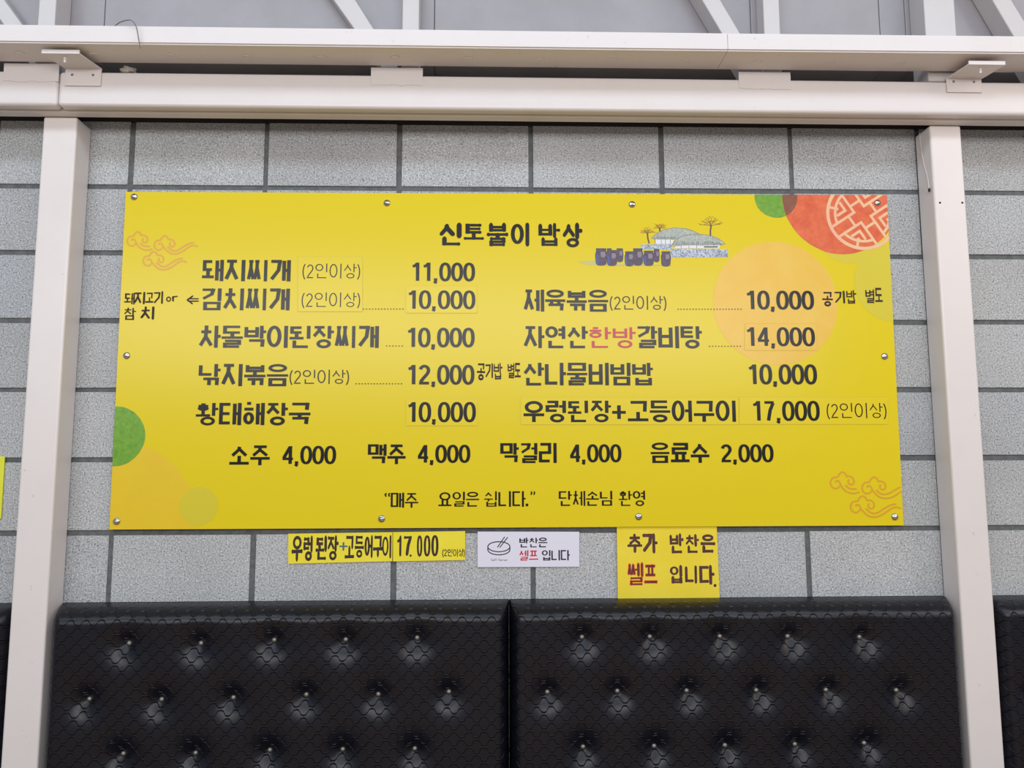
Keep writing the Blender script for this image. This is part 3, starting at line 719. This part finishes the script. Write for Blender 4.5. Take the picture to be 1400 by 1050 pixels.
# pasted patches (thin overlays with visible edges)
def patch(x0, y0, x1, y1, m='patch'):
    A, B, Cc, D = at(x0, y0, DF), at(x1, y0, DF), at(x1, y1, DF), at(x0, y1, DF)
    bm = bmesh.new(); prism(bm, [D, Cc, B, A], -DF-.00095, -DF-.00002); o = adopt(obj('price_patch', bm, M[m], MB), MB)
    tag(o, 'slightly paler pasted rectangle')
    pr('patch_outline', ribbon([A, B, Cc, D], .0009, None, False, True), 6.3, 'patchline')
for p in ((407.5, 351, 495.7, 426), (555, 391, 652.5, 428), (555, 545, 653, 582), (1018, 442.5, 1117, 479, 'peach'), (712, 543, 1010, 580.5), (1010.6, 542.5, 1214, 580)): patch(*p)
K = 7.5
def T(name, s, bx, wv, wh, m='ink', **kw): return pr(name, text(s, bx, DF, wv, wh, **kw), kw.pop('k', K) if False else K, m)
BV, BH = .172, .136
for s, bx in (('돼지찌개', (276.7, 355, 397.5, 384.5)), ('김치찌개', (276.7, 394, 396.2, 424.2)), ('차돌박이된장찌개', (272.5, 445, 518, 476)), ('낚지볶음', (271.7, 497.5, 394, 528)),
              ('황태해장국', (268, 549.5, 424.5, 581.7)), ('제육볶음', (716, 396, 831.4, 426)), ('자연산', (716, 446, 803.7, 476)), ('갈비탕', (872, 445.7, 959.6, 476.5)),
              ('산나물비빔밥', (716, 496, 892.7, 527)), ('우렁된장+고등어구이', (715.7, 547.5, 1005.8, 577.5))):
    T('dish_name', s, bx, BV, BH)
tag(T('dish_name', '한방', (806, 447.3, 869, 475.8), .125, .105, 'red'), 'red lettering')
for s, bx in (('11,000', (563.7, 359, 649.5, 384)), ('10,000', (558.5, 397, 650, 422.3)), ('10,000', (557.5, 448, 649, 474.3)), ('12,000', (558, 498.7, 648.7, 525.3)), ('10,000', (558, 549.5, 650.7, 576.8)),
              ('10,000', (1021, 397.4, 1112.7, 422.8)), ('14,000', (1021, 447.3, 1114, 473)), ('10,000', (1023.8, 498, 1116.8, 525)), ('17,000', (1029.4, 548, 1120.5, 575)),
              ('4,000', (386, 609.5, 459.6, 634)), ('4,000', (571, 608, 643, 632.3)), ('4,000', (779, 607.3, 849.5, 631.5)), ('2,000', (985.7, 607.3, 1057.4, 631.5))):
    T('price', s, bx, .162, .132, ds=True, gap=.035)
for s, bx in (('소주', (314, 609, 369, 636)), ('맥주', (503, 607.3, 554.6, 634.5)), ('막걸리', (684, 605.5, 761, 633)), ('음료수', (889.6, 605, 969.6, 632.8))): T('drink_name', s, bx, BV, BH)
for bx in ((413.7, 360.5, 492.5, 382.5), (412.5, 400, 492.5, 421.7), (396, 505.5, 477.3, 526.5), (833.7, 404.5, 911, 425), (1130, 551, 1211.7, 573.5)): T('portion_note', '(2인이상)', bx, .082, .074)
for k, (ch, bx) in enumerate((('신', (601, 304.4, 631.2, 335.9)), ('토', (634, 305.7, 661.8, 328)), ('불', (665.4, 304.4, 695, 337)), ('이', (698.4, 304.4, 723.6, 337)), ('밥', (736.1, 304.8, 766, 336.6)), ('상', (769.4, 304.4, 796.4, 338.2)))):
    T('title_lettering', ch, bx, .225 if ch != '밥' else .175, .165 if ch not in '불밥토' else .15, hand=.006, seed=k)
for x0, x1, y in ((497, 551, 422.5), (528.7, 550, 473), (487, 549, 524.7), (927, 1013, 422.8), (970, 1012, 473.4)):
    n = int((x1-x0)/4.0); pr('dotted_leader', [ell(*at(x0+(x1-x0)*k/n, y, DF), .0019, .0019, 8) for k in range(n+1)], K, 'ink')
for s, bx in (('“', (525.6, 673.5, 533.8, 679.3)), ('매주', (534.3, 673.5, 571.8, 694)), ('요일은', (599.5, 672.3, 655, 692.6)), ('쉽니다', (662, 671.5, 718.6, 692.9)), ('.', (718.8, 688.5, 722.2, 692)), ('”', (725, 671.2, 732, 677)),
              ('단체손님', (764, 671, 837, 691.6)), ('환영', (846, 671, 881.9, 691.8))): T('notice_lettering', s, bx, .142 if len(s) > 1 else .3 if s == '.' else .1, .098 if len(s) > 1 else .3 if s == '.' else .1)
for s, bx in (('공', (652, 496.6, 663.3, 520)), ('기', (663.6, 496.4, 674, 517)), ('밥', (675, 496, 687, 519)), ('별', (694, 496.4, 703.2, 517.3)), ('도', (703.6, 496, 712, 516)),
              ('공', (1124, 399, 1138.5, 419)), ('기', (1141, 397.4, 1155, 415)), ('밥', (1157, 396.4, 1170.6, 415.4)), ('별', (1183, 395.4, 1195.2, 414.6)), ('도', (1196, 393.4, 1206.4, 413)),
              ('돼', (170, 400, 184.5, 416.5)), ('지', (184, 399, 198.5, 416)), ('고', (199, 400, 210, 414)), ('기', (210.5, 398, 223, 415.5)), ('o', (227.3, 405.5, 234, 412.6)), ('r', (235, 404.5, 243, 412.2)), ('⇐', (255, 404, 272, 416)),
              ('참', (170, 420.5, 186, 437.5)), ('치', (192.5, 419, 211, 437))):
    T('handwritten_lettering', s, bx, (.145 if s in '밥별돼참' else .17) if s not in 'or⇐' else .13, .135 if s not in 'or⇐' else .13, 'marker', hand=.02, seed=ord(s) % 97)

# ================================================================== PAPER SIGNS ON THE WALL
def sheet(name, corners, dl, thick, m, label, cat, group=None):
    pts = [at(x, y, dl) for x, y in corners]                       # tl, tr, br, bl
    cx = sum(p[0] for p in pts)/4; cz = min(p[1] for p in pts)
    root = empty(name, (cx, -dl, cz), label, cat, group)
    bm = bmesh.new(); prism(bm, pts[::-1], -dl, -dl+thick); adopt(obj('sheet', bm, M[m], root), root); return root
bpy.context.view_layer.update()
DS = .0045
S1 = sheet('paper_sign', ((394.2, 729.8), (536.6, 727.6), (536.2, 767.3), (394, 770.8)), DS, .0035, 'pap', 'long yellow paper strip with handwritten dish name under the menu board', 'sign', 'handwritten yellow papers')
S2 = sheet('paper_sign', ((537.4, 727.6), (636, 726), (636, 765.7), (537.4, 767.6)), DS, .0035, 'pap', 'short yellow paper strip with handwritten price beside the longer strip', 'sign', 'handwritten yellow papers')
S3 = sheet('paper_sign', ((843.2, 716.5), (979.8, 716.5), (984, 819), (844.8, 819)), .0070, .0012, 'pap2', 'square yellow paper notice with two handwritten lines hanging below the menu board', 'sign', 'handwritten yellow papers')
S4 = sheet('paper_sign', ((-95, 624), (6.4, 624), (1.2, 709), (-100, 709)), DS, .0035, 'lemon', 'lemon yellow paper cut off by left picture edge beyond the left column', 'sign', 'handwritten yellow papers')
CDs = sheet('self_service_card', ((653, 726.8), (792, 727), (792, 774.8), (653, 775.4)), DS, .0035, 'card', 'white printed card with bowl drawing and red word under the menu board', 'sign')
bpy.context.view_layer.update()
def ps(root, name, s, bx, dl, wv, wh, m, lift=.0003, **kw): return flat(name, text(s, bx, dl, wv, wh, **kw), dl+lift, M[m], root)
for k, (s, bx) in enumerate((('우', (398.7, 732.5, 413.9, 768)), ('렁', (414.8, 732, 427.5, 767)), ('된', (431.5, 732, 447, 766)), ('장', (448, 731.5, 463, 766)), ('고', (471.4, 732, 484.3, 764)), ('등', (485, 732, 497.6, 762.5)), ('어', (498.4, 731.5, 509.6, 763)), ('구', (510, 732, 523, 762)), ('이', (522.5, 731.5, 535, 763.5)))):
    ps(S1, 'handwritten_lettering', s, bx, DS, .24 if s != '이' else .17, .145, 'marker', hand=.015, seed=k)
tag(ps(S1, 'handwritten_lettering', '+', (463.8, 741, 475.4, 753), DS, .16, .13, 'bluepen', hand=.01), 'faded blue plus sign')
for k, (s, bx) in enumerate((('1', (543, 732, 548.8, 761)), ('7', (552, 732.5, 563, 760)), ('.', (559.8, 758, 563, 761.2)), ('0', (570, 732, 577.4, 761)), ('0', (579.4, 731.8, 588.5, 760.8)), ('0', (589.7, 731.5, 599.5, 760.5)))):
    ps(S2, 'handwritten_lettering', s, bx, DS, .20, .115, 'marker', hand=.012, seed=k)
ps(S2, 'handwritten_lettering', '(2인이상)', (604.6, 750, 635.5, 762), DS, .14, .13, 'marker', hand=.03, seed=9)
for k, (s, bx) in enumerate((('추', (857.7, 729.5, 878, 756)), ('가', (878.3, 729, 899.1, 756.8)), ('반', (915.5, 729, 934.8, 756.8)), ('찬', (937.5, 730, 955.8, 756.3)), ('은', (957.6, 730.5, 978, 756)), ('입', (915.9, 772.3, 932.9, 798)), ('니', (936.4, 773, 953, 798)), ('다', (956, 772.3, 977, 799.6)), ('.', (975.4, 798.3, 979.6, 802.6)))):
    ps(S3, 'handwritten_lettering', s, bx, .0070, .22, .17, 'marker2', hand=.012, seed=k+3)
for k, (s, bx) in enumerate((('쎌', (857.7, 768.6, 879.9, 800.7)), ('프', (880.3, 771, 898.9, 798)))):
    tag(ps(S3, 'red_outline_lettering', s, bx, .0070, .20, .15, 'redpen', hand=.012, seed=k+20), 'red marker lettering')
    x0, y0, x1, y1 = bx; ps(S3, 'handwritten_lettering', s, (x0+1.2, y0+1.1, x1-1.2, y1-1.1), .0070, .105, .075, 'marker2', lift=.0006, hand=.012, seed=k+20)
ps(CDs, 'lettering', '반찬은', (710, 735, 748.3, 748.4), DS, .165, .13, 'navy'); tag(ps(CDs, 'lettering', '셀프', (710, 752.3, 735.8, 766.4), DS, .15, .12, 'cardred'), 'red lettering')
ps(CDs, 'lettering', '입니다', (740.8, 752, 779, 766.2), DS, .16, .13, 'navy'); ps(CDs, 'lettering', 'Self-Serve', (671, 763.3, 693.5, 767), DS, .09, .08, 'navy')
BX = lambda L: [at(640+a/8.75, 720+b/8.75, DS) for a, b in L]
bowl = ribbon(BX(ell(368, 240, 132, 60, 40)), .0028, None, True, True)
bowl += ribbon(BX([(236, 240), (236, 275)]+[(368-132*math.cos(a), 275+62*math.sin(a)) for a in np.linspace(.05, PI-.05, 20)]+[(500, 275), (500, 240)]), .0028, None, True)
for L in ([(438, 122), (350, 248)], [(474, 126), (378, 250)]): bowl += ribbon(BX(L), .0026)
flat('bowl_drawing', bowl, DS+.0003, M['navy'], CDs)
